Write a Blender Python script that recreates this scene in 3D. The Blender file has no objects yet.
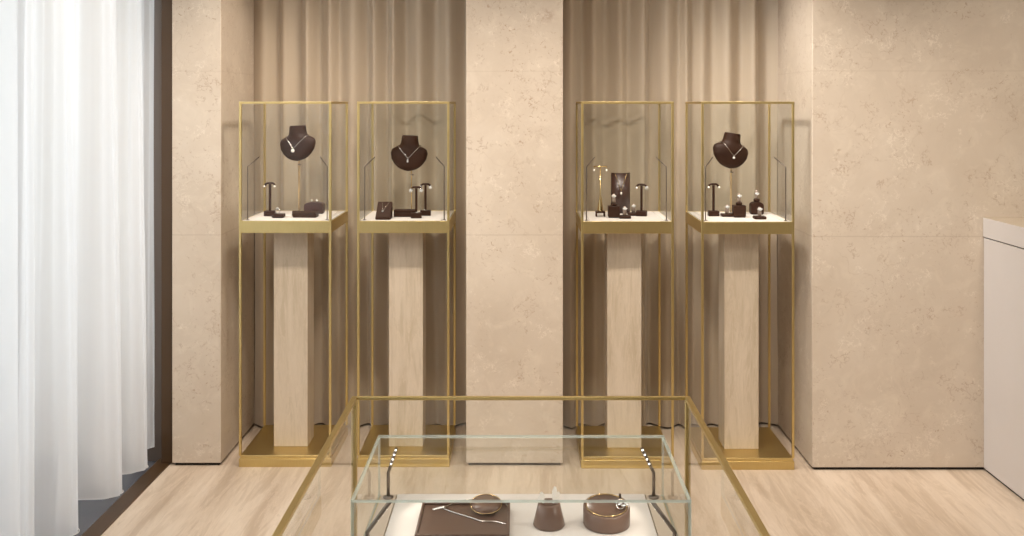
import bpy, bmesh, math, random
from mathutils import Vector, Matrix
random.seed(7)
S = bpy.context.scene
COL = S.collection
PI = math.pi
EYE, F, VX, VY = 1.75, 950.0, 521.0, 103.0       # eye height (m), focal length (px), vanishing point (px)

def at(x, y, Y):                                  # photo pixel at depth Y -> world point
    return Vector(((x - VX) * Y / F, Y, EYE - (y - VY) * Y / F))

# ------------------------------------------------------------------ materials
def mat(name):
    m = bpy.data.materials.new(name); m.use_nodes = True
    nt = m.node_tree; nt.nodes.clear()
    out = nt.nodes.new('ShaderNodeOutputMaterial')
    return m, nt, out

class G:
    def __init__(s, nt): s.nt = nt
    def n(s, t, **kw):
        nd = s.nt.nodes.new(t)
        for k, v in kw.items():
            if k.startswith('_'): setattr(nd, k[1:], v)
        return nd
    def l(s, a, b): s.nt.links.new(a, b)
    def val(s, sock, v):
        if isinstance(v, bpy.types.NodeSocket): s.l(v, sock)
        else: sock.default_value = v
    def coord(s, scale=(1, 1, 1)):
        g = s.n('ShaderNodeNewGeometry')
        mp = s.n('ShaderNodeMapping'); mp.inputs['Scale'].default_value = scale
        s.l(g.outputs['Position'], mp.inputs['Vector'])
        return mp.outputs['Vector']
    def ocoord(s, scale=(1, 1, 1)):
        g = s.n('ShaderNodeTexCoord'); mp = s.n('ShaderNodeMapping'); mp.inputs['Scale'].default_value = scale
        s.l(g.outputs['Object'], mp.inputs['Vector']); return mp.outputs['Vector']
    def noise(s, vec, scale, detail=4, rough=.55, dist=0):
        nd = s.n('ShaderNodeTexNoise')
        nd.inputs['Scale'].default_value = scale; nd.inputs['Detail'].default_value = detail
        nd.inputs['Roughness'].default_value = rough; nd.inputs['Distortion'].default_value = dist
        s.l(vec, nd.inputs['Vector']); return nd.outputs['Fac']
    def ramp(s, fac, stops, interp='LINEAR'):
        nd = s.n('ShaderNodeValToRGB'); cr = nd.color_ramp; cr.interpolation = interp
        while len(cr.elements) < len(stops): cr.elements.new(.5)
        for e, (p, c) in zip(cr.elements, stops):
            e.position = p; e.color = (c, c, c, 1) if isinstance(c, (int, float)) else (*c, 1)
        s.l(fac, nd.inputs['Fac']); return nd.outputs['Color']
    def mix(s, fac, a, b, mode='MIX'):
        nd = s.n('ShaderNodeMix'); nd.data_type = 'RGBA'; nd.blend_type = mode
        s.val(nd.inputs[0], fac)
        for sock, v in ((nd.inputs[6], a), (nd.inputs[7], b)):
            s.val(sock, v if isinstance(v, bpy.types.NodeSocket) else (*v, 1))
        return nd.outputs[2]
    def math(s, op, a, b=0.0):
        nd = s.n('ShaderNodeMath'); nd.operation = op
        s.val(nd.inputs[0], a); s.val(nd.inputs[1], b); return nd.outputs[0]
    def bump(s, h, strength, dist=.01):
        nd = s.n('ShaderNodeBump'); nd.inputs['Strength'].default_value = strength
        nd.inputs['Distance'].default_value = dist; s.l(h, nd.inputs['Height']); return nd.outputs['Normal']
    def bsdf(s, color, rough=.5, metal=0, normal=None, spec=.5, **kw):
        b = s.n('ShaderNodeBsdfPrincipled')
        s.val(b.inputs['Base Color'], color if isinstance(color, bpy.types.NodeSocket) else (*color, 1))
        s.val(b.inputs['Roughness'], rough); b.inputs['Metallic'].default_value = metal
        b.inputs['Specular IOR Level'].default_value = spec
        for k, v in kw.items(): b.inputs[k.replace('_', ' ')].default_value = v
        if normal is not None: s.l(normal, b.inputs['Normal'])
        return b.outputs[0]

def simple(name, color, rough=.5, metal=0, spec=.5, grain=0.0, gscale=120, **kw):
    m, nt, out = mat(name); g = G(nt)
    v = g.ocoord()
    nz = g.noise(v, gscale, 3)
    c = g.mix(g.math('MULTIPLY', nz, .35 + grain), color, tuple(x * .8 for x in color))
    nrm = g.bump(nz, .05 + grain * .3, .001)
    g.l(g.bsdf(c, rough, metal, nrm, spec, **kw), out.inputs[0]); return m

def stone_wall():
    m, nt, out = mat('cream limestone'); g = G(nt); v = g.coord()
    big = g.noise(v, 1.6, 5, .6, .4)
    c = g.ramp(big, [(.3, (.52, .435, .345)), (.5, (.575, .488, .393)), (.72, (.63, .546, .45))])
    mid = g.noise(v, 9, 6, .65, 1.0)
    c = g.mix(g.ramp(mid, [(.5, 0), (.75, .35)]), c, (.74, .655, .535))
    # wandering hairline cracks, present only in patches
    vo = g.n('ShaderNodeTexVoronoi'); vo.feature = 'DISTANCE_TO_EDGE'; vo.inputs['Scale'].default_value = 2.6
    wob = g.n('ShaderNodeTexNoise'); wob.inputs['Scale'].default_value = 6; wob.inputs['Detail'].default_value = 5
    g.l(v, wob.inputs['Vector'])
    add = g.n('ShaderNodeMix'); add.data_type = 'RGBA'; add.blend_type = 'LINEAR_LIGHT'; add.inputs[0].default_value = .22
    g.l(v, add.inputs[6]); g.l(wob.outputs['Color'], add.inputs[7]); g.l(add.outputs[2], vo.inputs['Vector'])
    crack = g.ramp(vo.outputs['Distance'], [(0, 1), (.012, 0)])
    patch = g.ramp(g.noise(v, 2.3, 3, .5), [(.50, 0), (.60, 1)])
    crackf = g.math('MULTIPLY', crack, patch)
    c = g.mix(g.math('MULTIPLY', crackf, .24), c, (.33, .22, .14))
    # short calcite flecks and rusty pits
    fl = g.n('ShaderNodeTexVoronoi'); fl.feature = 'DISTANCE_TO_EDGE'; fl.inputs['Scale'].default_value = 17
    add2 = g.n('ShaderNodeMix'); add2.data_type = 'RGBA'; add2.blend_type = 'LINEAR_LIGHT'; add2.inputs[0].default_value = .08
    wob2 = g.n('ShaderNodeTexNoise'); wob2.inputs['Scale'].default_value = 30; wob2.inputs['Detail'].default_value = 4
    g.l(v, wob2.inputs['Vector']); g.l(v, add2.inputs[6]); g.l(wob2.outputs['Color'], add2.inputs[7]); g.l(add2.outputs[2], fl.inputs['Vector'])
    fleck = g.math('MULTIPLY', g.ramp(fl.outputs['Distance'], [(0, 1), (.08, 0)]), g.ramp(g.noise(v, 7, 4, .7), [(.55, 0), (.62, 1)]))
    c = g.mix(g.math('MULTIPLY', fleck, .40), c, (.84, .76, .65))
    rust = g.math('MULTIPLY', g.ramp(g.noise(v, 38, 5, .75, 1.5), [(.58, 0), (.66, 1)]), g.ramp(g.noise(v, 3.1, 3), [(.48, 0), (.60, 1)]))
    c = g.mix(g.math('MULTIPLY', rust, .68), c, (.32, .20, .12))
    sc_ = g.n('ShaderNodeTexVoronoi'); sc_.feature = 'DISTANCE_TO_EDGE'; sc_.inputs['Scale'].default_value = 11
    g.l(add2.outputs[2], sc_.inputs['Vector'])
    scr = g.math('MULTIPLY', g.ramp(sc_.outputs['Distance'], [(0, 1), (.06, 0)]), g.ramp(g.noise(v, 5.5, 4, .7, .6), [(.54, 0), (.60, 1)]))
    c = g.mix(g.math('MULTIPLY', scr, .58), c, (.36, .25, .17))
    # one rusty fossil mark high on the broad pillar
    ds = g.n('ShaderNodeVectorMath'); ds.operation = 'DISTANCE'; g.l(v, ds.inputs[0]); ds.inputs[1].default_value = (.125, 4.58, 2.175)
    mark = g.math('MULTIPLY', g.ramp(ds.outputs['Value'], [(.008, 1), (.05, 0)]), g.ramp(g.noise(v, 34, 5, .7), [(.42, 0), (.56, 1)]))
    c = g.mix(g.math('MULTIPLY', mark, .55), c, (.28, .17, .11))
    # horizontal slab joints
    sp = g.n('ShaderNodeSeparateXYZ'); g.l(v, sp.inputs[0])
    wz = g.math('ADD', sp.outputs[2], g.math('MULTIPLY', g.noise(v, 25, 2), .004))
    jl = None
    for jz, wt in ((1.116, .3), (1.905, .16)):
        d = g.math('ABSOLUTE', g.math('SUBTRACT', wz, jz))
        j = g.math('MULTIPLY', g.ramp(d, [(.0015, 1), (.004, 0)]), wt)
        jl = j if jl is None else g.math('MAXIMUM', jl, j)
    c = g.mix(jl, c, (.30, .21, .14))
    fine = g.noise(v, 60, 6, .7)
    h = g.math('SUBTRACT', g.math('ADD', g.math('MULTIPLY', mid, .6), g.math('MULTIPLY', fine, .25)), g.math('ADD', scr, rust))
    g.l(g.bsdf(c, .5, 0, g.bump(h, .22, .004), .35), out.inputs[0]); return m

def travertine(name, stretch, tint, lo, hi):
    m, nt, out = mat(name); g = G(nt); v = g.coord(stretch)
    a = g.noise(v, 1.0, 7, .62, .5); b = g.noise(v, 3.2, 6, .68, .9); d = g.noise(v, 8, 5, .7, .4)
    f = g.math('ADD', g.math('MULTIPLY', a, .5), g.math('ADD', g.math('MULTIPLY', b, .32), g.math('MULTIPLY', d, .18)))
    c = g.ramp(f, [(.30, lo), (.46, tint), (.56, hi), (.7, tint)])
    vein = g.ramp(b, [(.47, 0), (.5, .35), (.53, 0)])
    c = g.mix(vein, c, tuple(x * 1.12 for x in hi))
    dk = g.ramp(d, [(.62, 0), (.72, .4)])
    c = g.mix(dk, c, tuple(x * .8 for x in lo))
    r = g.ramp(a, [(.3, .30), (.7, .42)])
    g.l(g.bsdf(c, r, 0, g.bump(b, .05, .002), .4), out.inputs[0]); return m

def brass():
    m, nt, out = mat('brushed brass'); g = G(nt); v = g.coord((40, 40, 3))
    nz = g.noise(v, 8, 3)
    c = g.mix(nz, (.64, .49, .205), (.73, .58, .275))
    g.l(g.bsdf(c, g.ramp(nz, [(.3, .34), (.7, .42)]), 1.0, g.bump(nz, .03, .001)), out.inputs[0]); return m

def glass(name, tint, k=1.5):
    m, nt, out = mat(name); g = G(nt)
    fr = g.n('ShaderNodeFresnel'); fr.inputs['IOR'].default_value = 1.45
    geo = g.n('ShaderNodeNewGeometry')
    front = g.math('SUBTRACT', 1.0, geo.outputs['Backfacing'])      # both surfaces' reflection on the outer face
    fac = g.math('MINIMUM', g.math('MULTIPLY', g.math('MULTIPLY', fr.outputs[0], k), front), 1.0)
    t = g.n('ShaderNodeBsdfTransparent'); t.inputs[0].default_value = (*tint, 1)
    gl = g.n('ShaderNodeBsdfGlossy'); gl.inputs['Roughness'].default_value = 0.0
    mx = g.n('ShaderNodeMixShader'); g.l(fac, mx.inputs[0]); g.l(t.outputs[0], mx.inputs[1]); g.l(gl.outputs[0], mx.inputs[2])
    g.l(mx.outputs[0], out.inputs[0]); return m

def glass_edge():
    m, nt, out = mat('polished glass edge'); g = G(nt)
    p = g.bsdf((.80, .86, .82), .15, 0, None, .6)
    t = g.n('ShaderNodeBsdfTransparent'); t.inputs[0].default_value = (.80, .92, .86, 1)
    mx = g.n('ShaderNodeMixShader'); mx.inputs[0].default_value = .62
    g.l(t.outputs[0], mx.inputs[1]); g.l(p, mx.inputs[2]); g.l(mx.outputs[0], out.inputs[0]); return m

def sheer():
    m, nt, out = mat('white voile'); g = G(nt)
    v = g.coord((1, 1, .02)); nz = g.noise(v, 60, 3)
    c = g.mix(nz, (.95, .95, .95), (.91, .91, .92))
    d = g.n('ShaderNodeBsdfDiffuse'); tr = g.n('ShaderNodeBsdfTranslucent'); tp = g.n('ShaderNodeBsdfTransparent')
    g.l(c, d.inputs[0]); g.l(c, tr.inputs[0])
    m1 = g.n('ShaderNodeMixShader'); m1.inputs[0].default_value = .68
    g.l(d.outputs[0], m1.inputs[1]); g.l(tr.outputs[0], m1.inputs[2])
    m2 = g.n('ShaderNodeMixShader'); m2.inputs[0].default_value = .27
    g.l(m1.outputs[0], m2.inputs[1]); g.l(tp.outputs[0], m2.inputs[2]); g.l(m2.outputs[0], out.inputs[0]); return m

def drape_mat():
    m, nt, out = mat('taupe satin drape'); g = G(nt)
    v = g.coord((1, 1, .03)); nz = g.noise(v, 90, 3)
    c = g.mix(nz, (.49, .408, .31), (.445, .362, .27))
    g.l(g.bsdf(c, .42, 0, None, .5, Sheen_Weight=.25), out.inputs[0]); return m

def emit(name, color, k):
    m, nt, out = mat(name); g = G(nt); e = g.n('ShaderNodeEmission')
    e.inputs[0].default_value = (*color, 1); e.inputs[1].default_value = k
    g.l(e.outputs[0], out.inputs[0]); return m

M = dict(  # every material is procedural
    stone=stone_wall(),
    floor=travertine('travertine floor', (4.2, .45, 1), (.49, .39, .295), (.34, .255, .18), (.62, .52, .415)),
    plinth=travertine('vein cut travertine', (9, 9, 1.1), (.49, .405, .30), (.39, .31, .22), (.58, .49, .385)),
    brass=brass(), glass=glass('clear glass', (.98, .987, .983), .85), edge=glass_edge(), pane=glass('window glass', (.95, .97, .97), 1.3),
    voile=sheer(), drape=drape_mat(),
    leather=simple('dark brown leather', (.036, .014, .007), .5, 0, .22, grain=.2),
    umber=simple('umber leather', (.115, .066, .046), .34, grain=.15),
    brown=simple('cocoa brown leather', (.175, .105, .075), .33, grain=.15),
    satin=simple('dark brown satin', (.050, .020, .014), .33, 0, .8),
    liner=simple('ivory suede', (.77, .72, .68), .9, grain=.1, gscale=300),
    ledge=simple('beige suede', (.62, .52, .42), .85, grain=.1, gscale=300),
    bronze=simple('dark bronze', (.075, .040, .016), .38, .2),
    jamb=simple('bronze brown panel', (.120, .088, .068), .30, .2),
    slate=simple('slate grey stone', (.085, .085, .097), .22, grain=.2, gscale=20),
    lacquer=simple('warm grey lacquer', (.64, .605, .585), .45, gscale=4),
    worktop=simple('taupe top', (.45, .38, .29), .35, gscale=4),
    steel=simple('bronze grey steel', (.24, .20, .17), .35, .8),
    silver=simple('polished silver', (.88, .86, .83), .14, 1.0),
    gold=simple('polished gold', (.86, .64, .32), .18, 1.0),
    pearl=simple('pearl', (.92, .88, .82), .16, 0, .8),
    gem=simple('cut crystal', (.92, .92, .92), .05, .35, 1.0),
    acrylic=simple('smoked taupe acrylic', (.36, .28, .23), .12, 0, .7),
    gap=simple('black shadow gap', (.02, .017, .015), .8),
    white=simple('white plaster', (.78, .75, .70), .8, gscale=5),
    paving=simple('pale paving', (.50, .48, .46), .9, gscale=5),
    parapet=simple('rosy render', (.56, .44, .38), .9, gscale=5),
    coping=simple('white coping', (.82, .82, .80), .8, gscale=5),
    led=emit('lit lamp dots', (1.0, .93, .84), 7), strip=emit('dim lamp strip', (1.0, .90, .78), .8),
)

# ------------------------------------------------------------------ mesh helpers
def box(bm, x0, x1, y0, y1, z0, z1, mi=0, bev=0, segs=2):
    r = bmesh.ops.create_cube(bm, size=1.0)
    vs = r['verts']
    for v in vs:
        v.co = Vector((x0 + (v.co.x + .5) * (x1 - x0), y0 + (v.co.y + .5) * (y1 - y0), z0 + (v.co.z + .5) * (z1 - z0)))
    fs = {f for v in vs for f in v.link_faces}
    for f in fs: f.material_index = mi
    if bev:
        es = list({e for v in vs for e in v.link_edges})
        rr = bmesh.ops.bevel(bm, geom=es, offset=bev, segments=segs, affect='EDGES', profile=.5)
        for f in rr['faces']: f.material_index = mi; f.smooth = True

def lathe(bm, prof, c=(0, 0, 0), n=32, sx=1, sy=1, mi=0, smooth=True):
    c = Vector(c); rings = []
    for r, z in prof:
        if r < 1e-6: rings.append([bm.verts.new(c + Vector((0, 0, z)))])
        else: rings.append([bm.verts.new(c + Vector((r * sx * math.cos(2 * PI * k / n), r * sy * math.sin(2 * PI * k / n), z))) for k in range(n)])
    for a, b in zip(rings, rings[1:]):
        for k in range(n):
            k2 = (k + 1) % n
            if len(a) == 1 and len(b) == 1: continue
            if len(a) == 1: f = bm.faces.new((a[0], b[k2], b[k]))
            elif len(b) == 1: f = bm.faces.new((a[k], a[k2], b[0]))
            else: f = bm.faces.new((a[k], a[k2], b[k2], b[k]))
            f.smooth = smooth; f.material_index = mi
    bmesh.ops.recalc_face_normals(bm, faces=bm.faces[:])

def tube(bm, pts, r, n=8, closed=False, mi=0):
    pts = [Vector(p) for p in pts]; N = len(pts); rings = []
    prev = None
    for i, p in enumerate(pts):
        a = pts[(i - 1) % N] if (closed or i > 0) else p
        b = pts[(i + 1) % N] if (closed or i < N - 1) else p
        t = (b - a).normalized()
        if prev is None:
            ref = Vector((0, 0, 1)) if abs(t.z) < .9 else Vector((1, 0, 0))
            u = t.cross(ref).normalized()
        else: u = (prev - t * prev.dot(t)).normalized()
        prev = u; w = t.cross(u)
        rr = r[i] if isinstance(r, (list, tuple)) else r
        rings.append([bm.verts.new(p + (u * math.cos(2 * PI * k / n) + w * math.sin(2 * PI * k / n)) * rr) for k in range(n)])
    prs = list(zip(rings, rings[1:])) + ([(rings[-1], rings[0])] if closed else [])
    for a, b in prs:
        for k in range(n):
            f = bm.faces.new((a[k], a[(k + 1) % n], b[(k + 1) % n], b[k])); f.smooth = True; f.material_index = mi
    if not closed:
        bm.faces.new(rings[0][::-1]).material_index = mi; bm.faces.new(rings[-1]).material_index = mi
    bmesh.ops.recalc_face_normals(bm, faces=bm.faces[:])

def ball(bm, c, r, sz=1.0, seg=16):
    ret = bmesh.ops.create_uvsphere(bm, u_segments=seg, v_segments=seg // 2 + 2, radius=r)
    for v in ret['verts']: v.co = Vector((v.co.x, v.co.y, v.co.z * sz)) + Vector(c)
    for f in {f for v in ret['verts'] for f in v.link_faces}: f.smooth = True

def brilliant(bm, c, r):                                   # a faceted stone: table, crown, girdle, pavilion
    c = Vector(c); n = 8
    prof = [(0, .45), (.58, .45), (1, .12), (1, 0), (0, -.75)]
    lathe(bm, [(a * r, b * r) for a, b in prof], c, n, smooth=False)

def prism(bm, outline, y0, y1, mi=0, bev=0):               # outline in (x, z), extruded along y
    a = [bm.verts.new((x, y0, z)) for x, z in outline]; b = [bm.verts.new((x, y1, z)) for x, z in outline]
    fs = [bm.faces.new(a), bm.faces.new(b[::-1])]
    n = len(a)
    for k in range(n): fs.append(bm.faces.new((a[k], b[k], b[(k + 1) % n], a[(k + 1) % n])))
    for f in fs: f.material_index = mi
    bmesh.ops.recalc_face_normals(bm, faces=bm.faces[:])
    if bev:
        es = list({e for f in fs for e in f.edges})
        bmesh.ops.bevel(bm, geom=es, offset=bev, segments=2, affect='EDGES', profile=.5)

ORIGIN = {}
def obj(name, bm, mats, parent=None, xf=None, offset=True):
    me = bpy.data.meshes.new(name)
    if xf is not None: bm.transform(xf)
    if parent is not None and offset:
        bm.transform(Matrix.Translation(-ORIGIN[parent.name]))
    bm.to_mesh(me); bm.free()
    for m in (mats if isinstance(mats, (list, tuple)) else [mats]): me.materials.append(M[m])
    o = bpy.data.objects.new(name, me); COL.objects.link(o)
    if parent is not None:
        o.parent = parent; ORIGIN[o.name] = ORIGIN[parent.name]
    else: ORIGIN[o.name] = Vector((0, 0, 0))
    return o

def new(): return bmesh.new()

def tag(o, label, cat, group=None, kind=None):
    if label: o['label'] = label
    if cat: o['category'] = cat
    if group: o['group'] = group
    if kind: o['kind'] = kind
    return o

def thing(name, loc, label, cat, group=None, rz=0):        # Empty at the base; parts are built in local space
    o = bpy.data.objects.new(name, None); COL.objects.link(o)
    o.empty_display_size = .05
    o.location = loc; o.rotation_euler = (0, 0, rz)
    ORIGIN[o.name] = Vector((0, 0, 0))
    return tag(o, label, cat, group)

def dup(o, loc, label=None, group=None, rz=None, parent=None):
    c = o.copy(); COL.objects.link(c)
    if parent is not None: c.parent = parent
    else:
        c.location = loc
        if rz is not None: c.rotation_euler = (0, 0, rz)
        if label: c['label'] = label
        if group: c['group'] = group
    for ch in list(o.children): dup(ch, None, parent=c)
    return c

def struct(name, bm, mats, label=None):
    o = obj(name, bm, mats); o['kind'] = 'structure'
    if label: o['label'] = label
    return o

# ------------------------------------------------------------------ the room
XW = -2.45                                                 # window wall
bm = new(); box(bm, -1.70, 3.6, -2.6, 5.45, -.06, 0); struct('floor', bm, 'floor', 'pale travertine floor with long soft veins')
bm = new(); box(bm, -2.70, -1.775, -2.6, 5.45, -.07, -.008); struct('trim_1', bm, 'slate', 'slate grey stone strip under the white curtain')
bm = new(); box(bm, -1.775, -1.70, -2.6, 4.66, -.06, .006, bev=.002); struct('trim_2', bm, 'bronze', 'dark bronze strip edging the stone floor')
bm = new(); box(bm, -2.70, 3.75, -2.6, 5.45, 3.0, 3.08); struct('ceiling', bm, 'white')
bm = new(); box(bm, -2.70, 3.75, 5.30, 5.45, 0, 3.0); struct('wall_back', bm, 'white')
bm = new(); box(bm, 3.6, 3.75, -2.6, 5.30, 0, 3.0); struct('wall_right', bm, 'white')
bm = new(); box(bm, -2.70, 3.75, -2.75, -2.6, 0, 3.0); struct('wall_front', bm, 'bronze')

def pillar(name, x0, x1, y0, y1, label):
    bm = new(); box(bm, x0, x1, y0, y1, .014, 3.0, bev=.003); struct(name, bm, 'stone', label)
PX = 4.58 / F
pillar('pillar_left', -349 * PX, -300 * PX, 4.58, 5.298, 'narrow limestone pillar beside the white curtain')
pillar('pillar_center', -55 * PX, 42 * PX, 4.58, 5.298, 'broad limestone pillar between the two pairs of tall cases')
pillar('wall_far', 1.387, 3.598, 4.525, 5.298, 'limestone wall behind the grey cabinet')
for i, (x0, x1, y0) in enumerate(((-349 * PX, -300 * PX, 4.58), (-55 * PX, 42 * PX, 4.58), (1.387, 3.598, 4.525))):
    bm = new(); box(bm, x0 + .012, x1 - .012, y0 + .012, 5.29, .0005, .0135)  # filler in the recess; its black colour stands in for shade
    struct('shade_gap_' + ('left', 'center', 'right')[i], bm, 'gap', 'recessed gap under the stone, coloured black for its shade')

# window wall: bronze jambs, mullions, sill and glass
bm = new(); box(bm, -1.742, -1.690, 4.60, 4.72, .0062, 3.0, bev=.002); struct('trim_3', bm, 'bronze', 'dark bronze upright beside the stone pillar')
bm = new(); box(bm, -1.90, -1.742, 4.66, 4.72, -.008, 3.0, bev=.002); struct('trim_4', bm, 'jamb', 'brown panel behind the edge of the white curtain')
bm = new(); box(bm, -2.70, -1.690, 4.72, 5.298, -.008, 3.0); struct('wall_left', bm, 'white')
bays = [4.72, 3.2, 1.7, .2, -1.3, -2.6]
for i in range(5):
    a, b = bays[i], bays[i + 1]
    bm = new()
    for z0, z1 in ((-.008, .06), (2.92, 3.0)): box(bm, XW - .06, XW, b, a, z0, z1)
    for y0, y1 in ((b, b + .03), (a - .03, a)): box(bm, XW - .06, XW, y0, y1, .06, 2.92)
    w = struct('window_%d' % (i + 1), bm, 'bronze', 'tall window behind the white curtain')
    bm = new(); box(bm, XW - .035, XW - .027, b + .03, a - .03, .06, 2.92)
    obj('pane', bm, 'pane', w)

# outside the window
bm = new(); box(bm, -40, -2.71, -30, 45, -.3, -.15); struct('ground_outside', bm, 'paving')
bm = new()
box(bm, -3.15, -2.95, -6, 14, -.15, .62, 0); box(bm, -3.2, -2.90, -6, 14, .62, .68, 1, .006)
struct('parapet_wall', bm, ['parapet', 'coping'], 'low wall with a white coping seen through the curtain')

# ------------------------------------------------------------------ curtains
def catmull(P, n):
    out = []
    for i in range(len(P) - 1):
        p0, p1, p2, p3 = P[max(i - 1, 0)], P[i], P[i + 1], P[min(i + 2, len(P) - 1)]
        for k in range(n):
            t = k / n
            out.append(tuple(.5 * (2 * b + (c - a) * t + (2 * a - 5 * b + 4 * c - d) * t * t + (-a + 3 * b - 3 * c + d) * t ** 3)
                             for a, b, c, d in zip(p0, p1, p2, p3)))
    out.append(tuple(P[-1])); return out

def cloth(name, top, bot, ztop, zbot, m, rows=40, ease=1.0, hem=0, pleat=0.0):
    a, b = catmull(top, 10), catmull(bot, 10)
    bm = new(); grid = []
    hs = [0.0, hem * .5, hem] if hem else []
    zs = [zbot + h for h in hs] + [zbot + hem + (ztop - zbot - hem) * k / rows for k in range(1 if hem else 0, rows + 1)]
    for z in zs:
        t = ((z - zbot) / (ztop - zbot)) ** ease
        row = []
        for j, (p, q) in enumerate(zip(a, b)):
            wob = .006 * math.sin(z * 2.3 + j * .21) * (1 - t) + pleat * (math.sin(j * .93) + .6 * math.sin(j * .41 + 1.3))
            row.append(bm.verts.new((q[0] + (p[0] - q[0]) * t + wob, q[1] + (p[1] - q[1]) * t, z)))
        grid.append(row)
    for r0, r1 in zip(grid, grid[1:]):
        for k in range(len(r0) - 1):
            f = bm.faces.new((r0[k], r0[k + 1], r1[k + 1], r1[k])); f.smooth = True
    o = obj(name, bm, m)
    return o, grid

def hem_strip(o, path, z, m, r=.0022):
    bm = new(); tube(bm, [(p[0], p[1], z) for p in path], r, 5); obj('hem', bm, m, o)

# hem line: (X, Y), from the far end towards the camera; deep rounded folds
bot = [(-1.800, 4.63), (-1.785, 4.60), (-1.83, 4.55), (-1.86, 4.48), (-1.80, 4.40), (-1.722, 4.37), (-1.712, 4.33), (-1.77, 4.27), (-1.88, 4.24),
       (-1.89, 4.18), (-1.80, 4.10), (-1.720, 4.09), (-1.708, 4.05), (-1.76, 4.00), (-1.89, 3.98), (-1.91, 3.90), (-1.83, 3.78), (-1.735, 3.72),
       (-1.722, 3.67), (-1.78, 3.62), (-1.87, 3.60), (-1.88, 3.53), (-1.80, 3.48), (-1.76, 3.44), (-1.79, 3.40), (-1.86, 3.38)]
def top_of(P, k=.42, xm=-1.785, squeeze=1.0):
    return [(xm + (x - xm) * k, y) for x, y in P]
cu, _ = cloth('sheer_curtain', top_of(bot), bot, 2.95, .082, 'voile', ease=.8, hem=.05, pleat=.0042)
tag(cu, 'white sheer curtain hanging in deep folds next to the limestone pillar', 'curtain', 'sheer window curtains')
hem_strip(cu, catmull(bot, 10), .084, 'voile')
bot2 = [(-1.80, 3.335), (-1.735, 3.29), (-1.73, 3.24)]
y = 3.14; k = 0
while y > -2.4:
    bot2.append((-1.86 if k % 2 == 0 else -1.73, y)); y -= .11 + .05 * (k % 3); k += 1
cu2, _ = cloth('sheer_curtain', top_of(bot2, .5, -1.77), bot2, 2.95, .082, 'voile', rows=20)
tag(cu2, 'nearer white sheer curtain at the very edge of the photo', 'curtain', 'sheer window curtains')
hem_strip(cu2, catmull(bot2, 10), .084, 'voile')

def drape(x0, x1, label, seed):
    rnd = random.Random(seed); pts = []; x = x0; s = 1
    while x < x1:
        pts.append((x, 5.125 + s * rnd.uniform(.016, .044))); s = -s
        x += rnd.uniform(.038, .085)
    pts.append((x1, 5.13))
    tp = [(px_, 5.125 + (py_ - 5.125) * .9) for px_, py_ in pts]
    o, _ = cloth('pleated_drape', tp, pts, 2.96, .012, 'drape', rows=6)
    tag(o, label, 'drape', 'taupe wall drapes')
drape(-1.4455, -.2658, 'taupe pleated drape behind the two tall cases next to the white curtain', 3)
drape(.2032, 1.3865, 'taupe pleated drape behind the two tall cases next to the limestone wall', 11)

# ------------------------------------------------------------------ tall display cases
TZ0, TZ1, TY0, W = 1.125, 1.182, 4.565, .444               # tray bottom / top, front plane, width = depth
HW = W / 2; P_ = .0115                                     # half width, post section
CX = [(c) * TY0 / F for c in (-236.0, -117.8, 106.1, 225.2)]
CY = [TY0 + W / 2 + d for d in (0, 0, -.018, -.035)]             # the right hand pair stands a little nearer
CASE = ['case by the white curtain', 'second case from the curtain', 'case just past the pillar', 'case by the grey cabinet']

def panes(root, x0, x1, y0, y1, z0, z1, t, top=True, name='glass_pane'):
    def one(a):
        bm = new(); box(bm, *a)
        for f in bm.faces:
            ds = sorted(((a[1] - a[0]), (a[3] - a[2]), (a[5] - a[4])))
            f.material_index = 0 if f.calc_area() > ds[1] * ds[2] * .9 else 1
        obj(name, bm, ['glass', 'edge'], root)
    one((x0, x1, y0, y0 + t, z0, z1)); one((x0, x1, y1 - t, y1, z0, z1))
    one((x0, x0 + t, y0 + t + .0004, y1 - t - .0004, z0, z1)); one((x1 - t, x1, y0 + t + .0004, y1 - t - .0004, z0, z1))
    if top: one((x0, x1, y0, y1, z1 + .0004, z1 + .0004 + t))

def light_stem(root, base, bend, tip, r, dots=3, face=(0, .3, -1), m='led', name='light_stem'):
    base, bend, tip = Vector(base), Vector(bend), Vector(tip)
    bm = new(); mid1 = bend + (base - bend).normalized() * r * 2; mid2 = bend + (tip - bend).normalized() * r * 2
    tube(bm, [base, mid1, bend, mid2, tip], r, 8)
    lathe(bm, [(0, 0), (r * 3.2, 0), (r * 3.2, r * .8), (r * 1.1, r * 1.2)], base, 16)
    s = obj(name, bm, 'steel', root)
    d = (tip - bend)
    f_ = Vector(face); down = (f_ - d * (f_.dot(d) / d.dot(d))).normalized()
    bm = new()
    for k in range(dots):
        ball(bm, bend + d * (.40 + .56 * k / max(dots - 1, 1)) + down * r * .7, r * .55, 1, 8)
    lamp = obj('lamp_dots', bm, m, s); lamp['label'] = 'row of small lit lamp dots on the tilted tip'
    return s

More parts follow.
